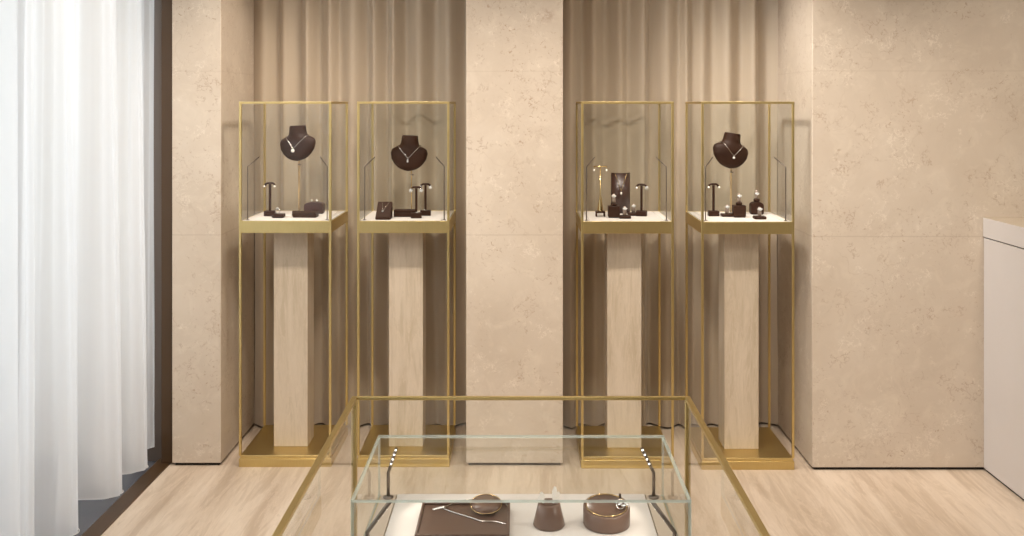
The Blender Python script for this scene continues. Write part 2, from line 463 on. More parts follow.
def build_case():
    t = thing('display_case', (CX[0], TY0 + HW, 0), 'tall brass framed glass display case with a travertine plinth, ' + CASE[0], 'display case', 'tall brass display cases')
    for sx in (-1, 1):
        for sy in (-1, 1):
            bm = new(); x0 = -HW if sx < 0 else HW - P_; y0 = -HW if sy < 0 else HW - P_
            box(bm, x0, x0 + P_, y0, y0 + P_, .055, 1.757, bev=.0012); obj('post', bm, 'brass', t)
    for s in (-1, 1):
        y0 = -HW if s < 0 else HW - P_
        bm = new(); box(bm, -HW + P_, HW - P_, y0, y0 + P_, 1.7455, 1.757, bev=.0012); obj('top_rail', bm, 'brass', t)
        bm = new(); box(bm, y0, y0 + P_, -HW + P_, HW - P_, 1.7455, 1.757, bev=.0012); obj('top_rail', bm, 'brass', t)
    bm = new(); box(bm, -HW, HW, -HW, HW, .0005, .040, bev=.0015); box(bm, -HW + .005, HW - .005, -HW + .005, HW - .005, .040, .055, bev=.0015)
    obj('base_plate', bm, 'brass', t)
    q = P_ - .001
    bm = new()
    box(bm, -HW + P_, HW - P_, -HW, -HW + q, TZ0, TZ1 + .001, bev=.0012); box(bm, -HW + P_, HW - P_, HW - q, HW, TZ0, TZ1 + .001, bev=.0012)
    box(bm, -HW, -HW + q, -HW + P_, HW - P_, TZ0, TZ1 + .001, bev=.0012); box(bm, HW - q, HW, -HW + P_, HW - P_, TZ0, TZ1 + .001, bev=.0012)
    box(bm, -HW + q, HW - q, -HW + q, HW - q, TZ0, TZ0 + .012)
    tr = obj('tray', bm, 'brass', t)
    bm = new(); g_ = .045
    box(bm, -HW + q, HW - q, -HW + q, HW - q, TZ0 + .012, TZ1 - .004, 0)
    box(bm, -HW + g_, HW - g_, -HW + q, HW - q, TZ1 - .004, TZ1, 0, .001)
    for s in (-1, 1):
        a, b = sorted((s * (HW - q), s * (HW - g_ + .003))); box(bm, a, b, -HW + q, HW - q, TZ1 - .004, TZ1, 0, .001)
    li = obj('liner', bm, 'liner', tr); li['label'] = 'ivory suede lining of the tray'
    bm = new(); box(bm, -.086, .082, -.100, .040, .055, TZ0, bev=.002); obj('plinth', bm, 'plinth', t)
    e = HW - P_ + .001
    panes(t, -HW + .004, HW - .004, -HW + .004, HW - .004, TZ1 + .002, 1.7450, .005, top=False)
    for s in (-1, 1):
        light_stem(t, (s * .193, -.175, TZ1), (s * .193, -.175, 1.442), (s * .149, -.13, 1.486), .0028, 3, m='strip')
    return t
case0 = build_case()
for i in (1, 2, 3):
    dup(case0, (CX[i], CY[i], 0), 'tall brass framed glass display case with a travertine plinth, ' + CASE[i])

TRAY = TZ1 + .0006
def on_tray(x, yb):                                        # where a base at photo pixel (x, yb) stands on the tray
    Y = min(max((EYE - TZ1) * F / (yb - VY), 4.63), 4.96)
    return Vector(((x - VX) * Y / F, Y, TRAY))

# ---- necklace busts
BP = [(0, 0), (.003, .020), (.009, .038), (.017, .052), (.034, .070), (.057, .085), (.086, .091), (.103, .086), (.111, .076), (.117, .062), (.126, .047),
      (.143, .042), (.166, .040), (.172, .037), (.175, 0)]
def lerp_tab(tab, z):
    for (a, va), (b, vb) in zip(tab, tab[1:]):
        if a <= z <= b: return va + (vb - va) * (z - a) / (b - a)
    return tab[-1][1] if z > tab[-1][0] else tab[0][1]
def bust_centre(z): return -.028 * max(0, 1 - z / .125) ** 1.0
def bust_depth(z): return lerp_tab([(0, .004), (.02, .020), (.06, .030), (.10, .036), (.12, .038), (.145, .038), (.175, .036)], z)
def bust_front(x, z):
    w = max(lerp_tab(BP, z), 1e-4); u = min(abs(x) / w, .999)
    return bust_centre(z) - bust_depth(z) * math.sqrt(1 - u * u)
def bust_mesh(bm):
    n = 40; rings = []
    zs = [0, .0015, .003, .006, .009, .013, .017, .025, .034, .045, .057, .07, .086, .095, .103, .107, .111, .114, .117, .121, .126, .134, .143, .155, .166, .170, .172]
    for z in zs:
        w = max(lerp_tab(BP, z), .002); d = bust_depth(z); c = bust_centre(z)
        rings.append([bm.verts.new((w * math.cos(2 * PI * k / n), c + d * math.sin(2 * PI * k / n), z)) for k in range(n)])
    for a, b in zip(rings, rings[1:]):
        for k in range(n): bm.faces.new((a[k], a[(k + 1) % n], b[(k + 1) % n], b[k])).smooth = True
    bm.faces.new(rings[0][::-1])
    inner = [bm.verts.new((v.co.x * .8, v.co.y * .8, .170)) for v in rings[-1]]
    for k in range(n): bm.faces.new((rings[-1][k], rings[-1][(k + 1) % n], inner[(k + 1) % n], inner[k])).smooth = True
    bm.faces.new(inner)
    bmesh.ops.recalc_face_normals(bm, faces=bm.faces[:])

def bust(x, ytop, ybot, xbase, roll, yaw, pend, lab_b, lab_n):
    Yb = 4.83
    bot_ = at(x, ybot, Yb)
    root = Vector(((xbase - VX) * 4.87 / F, 4.87, TRAY))
    xf = Matrix.Translation(bot_ - root) @ Matrix.Translation((0, 0, .088)) @ Matrix.Rotation(yaw, 4, 'Z') @ Matrix.Rotation(roll, 4, 'Y') @ Matrix.Scale(1.04, 4) @ Matrix.Translation((0, 0, -.088))
    t = thing('bust_stand', root, lab_b, 'jewellery bust', 'brown necklace busts')
    bm = new(); bust_mesh(bm); obj('bust', bm, 'leather', t, xf)
    bm = new(); top = xf @ Vector((0, .012, .10))
    tube(bm, [(0, 0, .002), (0, 0, top.z - .10), (top.x * .5, top.y * .5, top.z - .05), tuple(top)], .0026, 8)
    obj('pole', bm, 'gold', t)
    bm = new(); tube(bm, [(-.004, -.001, top.z - .125), (.011, -.006, top.z - .128)], .0036, 8); obj('clamp_knob', bm, 'steel', t)
    bm = new(); lathe(bm, [(0, 0), (.022, 0), (.022, .003), (.004, .0045), (0, .0045)]); obj('foot', bm, 'steel', t)
    # necklace
    n = thing('necklace', root, lab_n, 'necklace', 'necklaces on busts')
    zs, zp, xp = .118, .062, pend[0]
    pts = []
    N = 14
    for s in (-1, 1):
        seg = []
        for k in range(N):
            u = k / (N - 1)
            z = zs + (zp - zs) * u; x0 = s * (lerp_tab(BP, zs) + .004) * math.cos(math.radians(38)) * (1 - u) + xp * u
            e_ = .0015; gx = (bust_front(x0 + e_, z) - bust_front(x0 - e_, z)) / (2 * e_); gz = (bust_front(x0, z + e_) - bust_front(x0, z - e_)) / (2 * e_)
            nv = Vector((gx, -1, gz)).normalized()
            seg.append(Vector((x0, bust_front(x0, z), z)) + nv * .0036)
        pts += seg if s < 0 else seg[::-1]
    for k in range(1, 15):                                  # round the back of the neck
        a = math.radians(-35 + 250 * k / 15); zb = zs + .012 * max(0, math.sin(a))
        pts.append(Vector(((lerp_tab(BP, zb) + .006) * math.cos(a), bust_centre(zb) + (bust_depth(zb) + .006) * math.sin(a), zb)))
    bm = new(); tube(bm, pts, .0012, 6, closed=True); obj('chain', bm, 'silver', n, xf)
    bm = new(); pr = pend[1]; zc = zp - pr * .9 - .002
    if pend[2] == 'pearl': ball(bm, (xp, bust_front(xp, zc) - pr - .001, zc), pr)
    else:
        brilliant(bm, (xp, bust_front(xp, zp - .003) - pr * .8 - .002, zp - .004), pr * .75)
        ball(bm, (xp, bust_front(xp, zc - .006) - pr * 1.0 - .001, zc - .006), pr * .8, 1.35)
    obj('pendant', bm, 'pearl' if pend[2] == 'pearl' else 'gem', n, xf)

bust(298.5, 125, 160, 299, math.radians(-3), math.radians(-8), (-.010, .0092, 'pearl'),
     'brown leather necklace bust on a thin pole in the ' + CASE[0], 'fine necklace with one round white pearl in the ' + CASE[0])
bust(409.5, 135, 170, 411.5, math.radians(2), math.radians(-2), (0, .0056, 'gem'),
     'brown leather necklace bust on a thin pole in the ' + CASE[1], 'fine silver necklace with a drop pendant on the bust, ' + CASE[1])
bust(730, 133, 167.5, 731, math.radians(9), math.radians(8), (.006, .0062, 'pearl'),
     'tilted brown leather necklace bust in the ' + CASE[3], 'fine necklace with a small white drop in the ' + CASE[3])

# ---- T shaped earring stands, earrings
def t_stand(loc, h, label, rz=0):
    t = thing('earring_stand', loc, label, 'earring stand', 'dark earring stands', rz)
    bm = new(); box(bm, -.027, .027, -.02, .02, 0, .026, bev=.003); obj('base', bm, 'leather', t)
    bm = new(); box(bm, -.0058, .0058, -.0045, .0045, .0255, h - .006, bev=.001); obj('post', bm, 'leather', t)
    bm = new()
    pts = [(-.024, 0, h - .014), (-.022, 0, h - .006), (-.014, 0, h - .001), (0, 0, h), (.014, 0, h - .001), (.022, 0, h - .006), (.024, 0, h - .014)]
    tube(bm, pts, .0052, 8); obj('arm', bm, 'leather', t)
    return t
ts = []
for x, yb, yt, who, rz in ((270, 216, 183, CASE[0], 0), (416.3, 218, 187, CASE[1], .1), (425.5, 215.5, 184, CASE[1], .1), (641.5, 216, 184.5, CASE[2], -.25), (713.5, 216, 184, CASE[3], 0)):
    p = on_tray(x, yb); h = (EYE - (yt - VY) * p.y / F) - TRAY
    extra = {416.3: 'shorter, nearer ', 425.5: 'taller, farther '}.get(x, '')
    ts.append((t_stand(p, h, extra + 'dark brown T shaped earring stand, ' + who, rz), p, h, who, extra, rz))

def earring(loc, kind, label, rz=0):
    t = thing('earring', loc, label, 'earring', 'earrings on T shaped stands', rz)
    if kind == 'pearl':
        bm = new(); ball(bm, (0, 0, 0), .0056); obj('pearl', bm, 'pearl', t)
        bm = new(); tube(bm, [(0, 0, .004), (0, .001, .010)], .0009, 6); obj('pin', bm, 'gold', t)
    else:
        bm = new()
        for k in range(5):
            a = k * 1.26; brilliant(bm, (.0068 * math.cos(a), -.002, .0068 * math.sin(a)), .0046)
        brilliant(bm, (0, -.004, 0), .006); obj('stones', bm, 'gem', t)
        bm = new(); tube(bm, [(0, 0, .002), (0, .001, .010)], .0009, 6); obj('pin', bm, 'silver', t)
    return t
kinds = ['pearl', 'cluster', 'cluster', 'mixed', 'pearl']
protos = {}
for (st, p, h, who, extra, rz), kd in zip(ts, kinds):
    for s in (-1, 1):
        k2 = kd if kd != 'mixed' else ('pearl' if s < 0 else 'cluster')
        side = 'curtain side' if s < 0 else 'cabinet side'; who = who.replace('just ', '')
        lab = {'pearl': 'white pearl earring', 'cluster': 'stone cluster earring'}[k2] + ' on the %s of %sT stand, %s' % (side, (extra.split(',')[0] + ' ') if extra else '', who)
        q = p + Vector((s * .026 * math.cos(rz), -.0105, h - .016))
        lab = ' '.join(lab.split())
        if k2 in protos: dup(protos[k2], q, lab)
        else: protos[k2] = earring(q, k2, lab)

# ---- gold T stand in the third case
p = on_tray(600.3, 216.5)
t = thing('earring_stand', p, 'slender gold T shaped earring stand on a low dark stool', 'earring stand')
bm = new(); box(bm, -.024, .024, -.02, .02, .018, .026, bev=.0015); st = obj('stool', bm, 'leather', t)
for sx in (-1, 1):
    for sy in (-1, 1):
        bm = new(); box(bm, sx * .020 - .0032, sx * .020 + .0032, sy * .016 - .0032, sy * .016 + .0032, 0, .018); obj('leg', bm, 'leather', st)
bm = new(); lathe(bm, [(0, .026), (.016, .026), (.0145, .034), (.0075, .085), (.0032, .112), (.0030, .25), (0, .25)], n=20); obj('cone', bm, 'gold', t)
zt = EYE - (166.5 - VY) * p.y / F - TRAY
bm = new(); tube(bm, [(0, 0, .249), (0, 0, zt)], .0028, 8); tube(bm, [(-.034, 0, zt), (.034, 0, zt)], .0030, 8); obj('arm', bm, 'gold', t)
for s in (-1, 1):
    e = thing('earring', p + Vector((s * .031, -.006, zt - .004)), 'small gold drop earring on the %s of the gold T stand' % ('curtain side' if s < 0 else 'cabinet side'), 'earring', 'drop earrings on the gold stand')
    bm = new(); tube(bm, [(0, .002, .003), (0, -.001, 0), (0, -.001, -.010)], .0014, 6); obj('hook', bm, 'gold', e)
    bm = new(); ball(bm, (0, -.001, -.014), .0042, 1.3); obj('drop', bm, 'pearl', e)

# ---- curved standing panel with necklace, third case
p = on_tray(621, 213.5)
R_ = .062; hw_ = .049; hp = EYE - (173 - VY) * p.y / F - TRAY
def arc_y(x): return -(math.sqrt(R_ ** 2 - x * x) - math.sqrt(R_ ** 2 - hw_ ** 2))
t = thing('necklace_stand', p, 'tall curved dark brown necklace panel in the ' + CASE[2], 'necklace stand')
bm = new(); N = 16; fr, bk = [], []
xs = [-hw_ + 2 * hw_ * k / N for k in range(N + 1)]
for z in (.004, hp):
    fr.append([bm.verts.new((x, arc_y(x) + .02, z)) for x in xs]); bk.append([bm.verts.new((x, arc_y(x) + .026, z)) for x in xs])
for k in range(N):
    bm.faces.new((fr[0][k], fr[0][k + 1], fr[1][k + 1], fr[1][k])).smooth = True
    bm.faces.new((bk[0][k + 1], bk[0][k], bk[1][k], bk[1][k + 1])).smooth = True
    bm.faces.new((fr[1][k], fr[1][k + 1], bk[1][k + 1], bk[1][k])); bm.faces.new((fr[0][k + 1], fr[0][k], bk[0][k], bk[0][k + 1]))
for i in (0, N): bm.faces.new((fr[0][i], fr[1][i], bk[1][i], bk[0][i]))
bmesh.ops.recalc_face_normals(bm, faces=bm.faces[:]); obj('panel', bm, 'satin', t)
bm = new(); box(bm, -.045, .045, .0, .05, 0, .004, bev=.0008); obj('foot', bm, 'leather', t)
n = thing('necklace', p, 'fine gold necklace with a white drop on the curved brown panel', 'necklace')
seg = []
for s in (-1, 1):
    for k in range(9):
        u = k / 8; x = s * .030 * (1 - u); z = hp - .004 - (.088) * u
        pt = Vector((x, arc_y(x) + .02 - .002, z)); seg.append(pt) if s < 0 else seg.insert(9, pt)
bm = new(); tube(bm, seg, .0011, 6); obj('chain', bm, 'gold', n)
bm = new(); ball(bm, (0, arc_y(0) + .012, hp - .103), .0052, 1.5); obj('pendant', bm, 'pearl', n)

# ---- ring displays
def ring_geo(t, z, r=.0085, stone=.0058, m='silver'):
    bm = new(); tube(bm, [(r * math.cos(2 * PI * k / 20), r * math.sin(2 * PI * k / 20), z) for k in range(20)], .0015, 6, closed=True); obj('band', bm, m, t)
    bm = new(); brilliant(bm, (0, 0, 0), stone); obj('stone', bm, 'gem', t, Matrix.Translation((0, -r - .0035, z)) @ Matrix.Rotation(PI / 2, 4, 'X'))
def finger_stand(p, label, bw=.058, bd=.05, fh=.045):
    t = thing('ring_stand', p, label, 'ring stand', 'finger shaped ring stands')
    bm = new(); box(bm, -bw / 2, bw / 2, -bd / 2, bd / 2, 0, .014, bev=.004); obj('base', bm, 'leather', t)
    bm = new(); lathe(bm, [(0, .0135), (.0095, .0135), (.0088, .014 + fh * .7), (.0068, .014 + fh * .92), (.003, .014 + fh), (0, .014 + fh)], n=20); obj('finger', bm, 'acrylic', t)
    return t
def ring_on(p, z, label):
    t = thing('ring', p + Vector((0, 0, z)), label, 'ring', 'rings on finger stands')
    bm = new(); tube(bm, [(.0112 * math.cos(2 * PI * k / 20), .0112 * math.sin(2 * PI * k / 20), 0) for k in range(20)], .0022, 6, closed=True); obj('band', bm, 'silver', t)
    bm = new(); brilliant(bm, (0, 0, 0), .0078)
    for s in (-1, 1): brilliant(bm, (s * .0075, .001, 0), .004)
    obj('stone', bm, 'gem', t, Matrix.Translation((0, -.0155, 0)) @ Matrix.Rotation(PI / 2, 4, 'X'))
    return t
fs0 = rg0 = None
for x, yb, who in ((624.7, 218.3, 'in front of the curved panel'), (633.5, 215.5, 'between curved panel and dark T stand'), (727, 216.5, 'beside the T stand, ' + CASE[3]), (759.5, 219, 'before the arched block by the grey cabinet')):
    p = on_tray(x, yb)
    l1, l2 = 'finger shaped ring stand ' + who, 'stone set silver ring on finger stand ' + who
    if fs0 is None: fs0 = finger_stand(p, l1); rg0 = ring_on(p, .048, l2)
    else: dup(fs0, p, l1); dup(rg0, p + Vector((0, 0, .048)), l2)

def block(p, w, d, h, label, m='leather', arch=False, rz=0, name='display_block', cat='display block'):
    t = thing(name, p, label, cat, None, rz)
    bm = new()
    if arch:
        prof = [(-w / 2, .004), (w / 2, .004)] + [(w / 2 * math.cos(a * PI / 10), h * .72 + h * .28 * math.sin(a * PI / 10)) for a in range(11)]
        prism(bm, prof, -d / 2, d / 2, 0, .0015)
    else: box(bm, -w / 2, w / 2, -d / 2, d / 2, .004, h, bev=.0025)
    obj('body', bm, m, t)
    bm = new(); box(bm, -w / 2 + .004, w / 2 - .004, -d / 2 + .004, d / 2 - .004, 0, .004); obj('foot', bm, 'gap', t)
    return t
# third case: cube carrying a ring finger
p = on_tray(613.7, 217.5); block(p, .056, .05, .058, 'dark brown cube block in front of the curved necklace panel')
q = p + Vector((0, 0, .0585)); fs1 = finger_stand(q, 'finger shaped ring stand on top of the dark cube block', .028, .028); dup(rg0, q + Vector((0, 0, .048)), 'stone set silver ring above the dark cube block')
# fourth case: two blocks with ring fingers
p = on_tray(739, 217.3); block(p, .060, .048, .060, 'dark brown square block in the middle of the ' + CASE[3])
q = p + Vector((0, 0, .0605)); dup(fs1, q, 'finger shaped ring stand on the square block in the ' + CASE[3]); dup(rg0, q + Vector((0, 0, .046)), 'stone set silver ring on the square block in the ' + CASE[3])
p = on_tray(756.5, 214.2); block(p, .064, .05, .064, 'dark brown arched block in the ' + CASE[3], arch=True)
q = p + Vector((0, 0, .0645)); dup(fs1, q, 'finger shaped ring stand on the arched block'); dup(rg0, q + Vector((0, 0, .040)), 'stone set silver ring on the arched block')
# first case: flat pad, rounded block with pearls, ring foot, card
p = on_tray(305, 217.6)
t = thing('jewellery_pad', p, 'low brown leather pad in front of the rounded block', 'display pad')
bm = new(); a = [(-.058, -.008), (.058, -.012), (.058, .050), (-.078, .050)]
lo = [bm.verts.new((x, y, 0)) for x, y in a]; hi = [bm.verts.new((x * .98, y, .022 if y < 0 else .028)) for x, y in a]
bm.faces.new(lo[::-1]); bm.faces.new(hi)
for k in range(4): bm.faces.new((lo[k], lo[(k + 1) % 4], hi[(k + 1) % 4], hi[k]))
bmesh.ops.recalc_face_normals(bm, faces=bm.faces[:]); bmesh.ops.bevel(bm, geom=bm.edges[:], offset=.002, segments=2, affect='EDGES')
obj('body', bm, 'leather', t)
p2 = on_tray(313, 214.2) + Vector((0, .035, 0)); p2.y = max(p2.y, p.y + .085)
block(p2, .098, .05, .060, 'dark rounded block with two pearls behind the low pad', 'satin', arch=True)
for s, nm in ((-1, 'curtain side'), (1, 'cabinet side')):
    dup(protos['pearl'], p2 + Vector((s * .013, -.004, .0662)), 'round white pearl earring on top of the rounded block, ' + nm, 'earrings on the rounded block')
p = on_tray(278.5, 217.8); block(p, .060, .04, .020, 'small dark block beside the dark T stand in the ' + CASE[0])
r = thing('ring', p + Vector((-.004, 0, .0325)), 'silver ring with a sparkling stone on the small dark block', 'ring')
bm = new(); tube(bm, [(.011 * math.cos(2 * PI * k / 24), 0, .011 * math.sin(2 * PI * k / 24)) for k in range(24)], .0016, 6, closed=True); obj('band', bm, 'silver', r)
bm = new(); brilliant(bm, (0, 0, .0150), .0065)
for s in (-1, 1): brilliant(bm, (s * .006, -.002, .012), .0035)
obj('stone', bm, 'gem', r)
p = on_tray(290, 217)
t = thing('display_card', p, 'small blank ivory card lying beside the low brown pad', 'card'); bm = new(); box(bm, -.022, .022, -.016, .016, 0, .006, bev=.001); obj('card', bm, 'liner', t)
# second case: necklace wedge, flat box, ring blocks
p = on_tray(384, 218.8)
t = thing('necklace_wedge', p, 'sloping dark brown necklace wedge in the ' + CASE[1], 'necklace stand')
sl = lambda y: .012 + (.080 - .012) * (y + .045) / .09
bm = new()
prf = [(-.045, 0), (.045, 0), (.045, .080), (-.045, .012)]
aa = [bm.verts.new((-.036, y, z)) for y, z in prf]; bb = [bm.verts.new((.036, y, z)) for y, z in prf]
bm.faces.new(aa); bm.faces.new(bb[::-1])
for k in range(4): bm.faces.new((aa[k], bb[k], bb[(k + 1) % 4], aa[(k + 1) % 4]))
bmesh.ops.recalc_face_normals(bm, faces=bm.faces[:]); bmesh.ops.bevel(bm, geom=bm.edges[:], offset=.002, segments=2, affect='EDGES')
obj('body', bm, 'leather', t)
n = thing('necklace', p, 'fine silver necklace in a V on the sloping brown wedge', 'necklace')
seg = [Vector((-.014 + .010 * k / 6, .044 - .058 * k / 6, sl(.044 - .058 * k / 6) + .0022)) for k in range(7)] + [Vector((-.004 + .028 * k / 6, -.014 + .058 * k / 6, sl(-.014 + .058 * k / 6) + .0022)) for k in range(1, 7)]
bm = new(); tube(bm, seg, .0013, 6); obj('chain', bm, 'silver', n)
bm = new(); brilliant(bm, (-.004, -.020, sl(-.020) + .0085), .006); obj('pendant', bm, 'gem', n)
p = on_tray(405, 216.4)
t = thing('jewellery_box', p, 'low reddish brown leather box behind the T stands', 'jewellery box')
bm = new(); box(bm, -.053, .053, -.03, .03, 0, .020, bev=.002); obj('body', bm, 'leather', t)
bm = new(); box(bm, -.053, .053, -.03, .03, .0206, .034, bev=.002); obj('lid', bm, 'leather', t)
for i in (1, 2):
    st, p, h, who, extra, rz = ts[i]
    r = thing('ring', p + Vector((.006 if i == 1 else -.004, -.0125, .0285)), 'thin silver ring on the foot of the %s T stand, %s' % (extra.split(',')[0], who), 'ring', 'rings on the T stand feet')
    bm = new(); tube(bm, [(.009 * math.cos(2 * PI * k / 20), .006 * math.sin(2 * PI * k / 20), 0) for k in range(20)], .0014, 6, closed=True); obj('band', bm, 'silver', r)
    bm = new(); brilliant(bm, (0, -.007, .002), .004); obj('stone', bm, 'gem', r)

# ------------------------------------------------------------------ the display counter in front
h1, h2, h3 = .80, .87, 1.02
OX, OY0, OY1, OZ = .4590, 1.42, 2.583, EYE - h1 + .004            # brass frame
VXH, VY0, VY1, VZ, DZ = .3735, 2.082, 2.489, EYE - h2, EYE - h3
t = thing('display_counter', (0, 2.0, 0), 'brass framed glass display counter standing before the tall cases', 'display counter')
ORIGIN[t.name] = Vector((0, 2.0, 0)); q = .0145; qr = .0095
for sx in (-1, 1):
    for y0 in (OY0, OY1 - q):
        x0 = -OX if sx < 0 else OX - q
        bm = new(); box(bm, x0, x0 + q, y0, y0 + q, .04, OZ - (.0005 if y0 > 2 else 0), bev=.0012); obj('post', bm, 'brass', t)
    x0 = -OX if sx < 0 else OX - q
    bm = new(); box(bm, x0, x0 + q, OY0 + q, OY1 - q, OZ - qr, OZ, bev=.0012); obj('top_rail', bm, 'brass', t)
for y0 in (OY0, OY1 - q):
    y1_ = y0 + q; y0 = y0 if y0 < 2 else y1_ - qr
    bm = new(); box(bm, -OX + q, OX - q, y0, y1_, OZ - qr, OZ, bev=.0012); obj('top_rail', bm, 'brass', t)
bm = new(); box(bm, -OX, OX, OY0, OY1, .0005, .04, bev=.0015); obj('base_plate', bm, 'brass', t)
def gpane(a):
    bm = new(); box(bm, *a); obj('side_glass', bm, 'glass', t)
g5 = q / 2 - .0025
gpane((-OX + g5, -OX + g5 + .005, OY0 + q, OY1 - q, .041, OZ - qr)); gpane((OX - g5 - .005, OX - g5, OY0 + q, OY1 - q, .041, OZ - qr))
gpane((-OX + q, OX - q, OY1 - g5 - .005, OY1 - g5, .041, OZ - qr))
bm = new(); box(bm, -.16, .16, 2.15, 2.42, .04, DZ - .06, bev=.002); obj('plinth', bm, 'plinth', t)
bm = new(); box(bm, -VXH - .002, VXH + .002, VY0 - .30, VY1 + .002, DZ - .06, DZ - .008, bev=.0015); tr = obj('tray', bm, 'brass', t)
bm = new(); box(bm, -.3215, .3215, VY0 - .29, VY1 - .010, DZ - .008, DZ, bev=.0008); li = obj('liner', bm, 'liner', tr); li['label'] = 'ivory suede lining of the tray'
bm = new()
for s in (-1, 1):
    a, b = sorted((s * .3240, s * (VXH - .010))); box(bm, a, b, VY0 - .29, VY1 - .010, DZ - .008, DZ, bev=.0008)
obj('side_strip', bm, 'ledge', tr)['label'] = 'beige strips along the sides of the tray'
panes(t, -VXH, VXH, VY0, VY1, DZ - .0075, VZ - .006, .006, name='vitrine_glass')
for s in (-1, 1):
    light_stem(t, (s * .343, 2.455, DZ), (s * .343, 2.455, .7945), (.309 if s > 0 else -.319, 2.43, .867), .0042, 4, (0, -1, -.2))
    light_stem(t, (s * .340, 2.125, DZ), (s * .344, 2.125, .790), (s * .292, 2.117, .862), .0048, 4, (0, .5, -1))

CZ = DZ + .0006
# leather slab
t = thing('jewellery_pad', (-.137, 2.293, CZ), 'flat brown leather pad with a raised border inside the glass counter', 'display pad')
bm = new(); box(bm, -.110, .110, -.089, .089, 0, .014, bev=.002); obj('pad', bm, 'umber', t)
bm = new()
for a in ((-.110, .110, -.089, -.083), (-.110, .110, .083, .089), (-.110, -.104, -.083, .083), (.104, .110, -.083, .083)): box(bm, a[0], a[1], a[2], a[3], .0142, .019, bev=.0012)
obj('border', bm, 'umber', t)
SZ = CZ + .0148
sc = Vector((-.0865, 2.345, SZ))
def lean(bm):                                               # the top leans towards the front
    for v in bm.verts: v.co.z += max(0, v.co.z / .0145) * v.co.y * .20
t = thing('necklace_stand', sc, 'round brown neck form with a gold rim on the leather pad', 'necklace stand')
bm = new(); lathe(bm, [(0, 0), (.018, 0), (.016, .003), (.017, .008), (.037, .0125), (.0385, .0145), (0, .0145)], n=40); lean(bm); obj('form', bm, 'brown', t)
bm = new(); tube(bm, [(.0385 * math.cos(2 * PI * k / 40), .0385 * math.sin(2 * PI * k / 40), .0150) for k in range(40)], .0009, 6, closed=True); lean(bm); obj('rim', bm, 'gold', t)
n = thing('necklace', (-.137, 2.293, SZ), 'silver chain necklace with a bar clasp lying across the brown pad', 'necklace')
zc = .0022
def pad_pt(x, y, z=zc):                                     # photo pixel on the pad
    Y = (EYE - SZ) * F / (y - VY); return Vector(((x - VX) * Y / F + .137, Y - 2.293, z))
A = [pad_pt(443, 509.5), pad_pt(452, 504.5), pad_pt(464, 501.3), pad_pt(472, 500.5)]
B = [pad_pt(443, 509.5), pad_pt(456, 514), pad_pt(471, 518.5), pad_pt(482, 522), pad_pt(495, 522.5), pad_pt(506, 525)]
C_ = [pad_pt(502, 502), pad_pt(506, 505), pad_pt(508, 508)]
bm = new()
for P in (A, B, C_): tube(bm, catmull([tuple(v) for v in P], 6), 0.0015 if P is not C_ else .0012, 6)
obj('chain', bm, 'silver', n)
bm = new(); a, b = pad_pt(434, 511.5, .0035), pad_pt(443, 509.3, .0035)
for k in range(5): brilliant(bm, a.lerp(b, k / 4) + Vector((0, 0, .002)), .0042)
obj('clasp', bm, 'gem', n)
# truncated cone with earrings
cc = Vector((.0677, 2.296, CZ))
t = thing('earring_cone', cc, 'brown leather truncated cone in the middle of the glass counter', 'earring stand')
bm = new(); lathe(bm, [(0, 0), (.0365, 0), (.0385, .003), (.0265, .052), (.0235, .055), (.0195, .053), (.018, .046), (0, .046)], n=40); obj('cone', bm, 'brown', t)
def petal_earring(loc, s, label):
    e = thing('earring', loc, label, 'earring', 'petal earrings on the cone')
    bm = new()
    for k, (ang, L) in enumerate(((s * .16, .036), (s * .62, .028)) if s > 0 else ((s * .20, .024), (s * .8, .018))):
        d = Vector((math.sin(ang), .40 + .1 * k, math.cos(ang))).normalized(); u = Vector((d.z, 0, -d.x)).normalized(); nn = d.cross(u)
        c = [Vector((0, 0, .002)) + d * L * f + u * wd * .0062 for f, wd in ((0, 0), (.35, .8), (.7, 1), (1, .35), (1, -.35), (.7, -1), (.35, -.8))]
        lo = [bm.verts.new(p_ - nn * .0007) for p_ in c]; hi = [bm.verts.new(p_ + nn * .0007) for p_ in c]
        bm.faces.new(lo); bm.faces.new(hi[::-1])
        for i in range(7): bm.faces.new((lo[i], hi[i], hi[(i + 1) % 7], lo[(i + 1) % 7]))
    bmesh.ops.recalc_face_normals(bm, faces=bm.faces[:]); obj('petals', bm, 'pearl', e)
    bm = new(); brilliant(bm, (0, -.004, .004), .004); obj('stone', bm, 'gem', e)
    bm = new(); tube(bm, [(0, 0, .003), (0, .003, -.006)], .0008, 6); obj('pin', bm, 'silver', e)
petal_earring(cc + Vector((-.014, -.004, .0535)), -1, 'white petal earring on the slab side of the brown cone')
petal_earring(cc + Vector((.010, -.004, .0535)), 1, 'white petal earring on the drum side of the brown cone')
# slanted drum with ring
dc = Vector((.207, 2.300, CZ))
t = thing('ring_drum', dc, 'round brown leather drum with a sunken slanted top in the glass counter', 'ring stand')
R2 = .0565; tilt = lambda y: .045 + y * .13
n_ = 48; bm = new()
def ringv(r, f): return [bm.verts.new((r * math.cos(2 * PI * k / n_), r * math.sin(2 * PI * k / n_), f(r * math.sin(2 * PI * k / n_)))) for k in range(n_)]
rs = [ringv(R2 - .002, lambda y: 0), ringv(R2, lambda y: .003), ringv(R2, lambda y: tilt(y) - .002), ringv(R2 - .002, tilt), ringv(R2 - .007, tilt), ringv(R2 - .0085, lambda y: tilt(y) - .010), ringv(.004, lambda y: tilt(y) - .010)]
for a, b in zip(rs, rs[1:]):
    for k in range(n_): bm.faces.new((a[k], a[(k + 1) % n_], b[(k + 1) % n_], b[k])).smooth = True
bm.faces.new(rs[0][::-1]); bm.faces.new(rs[-1]); bmesh.ops.recalc_face_normals(bm, faces=bm.faces[:]); obj('drum', bm, 'brown', t)
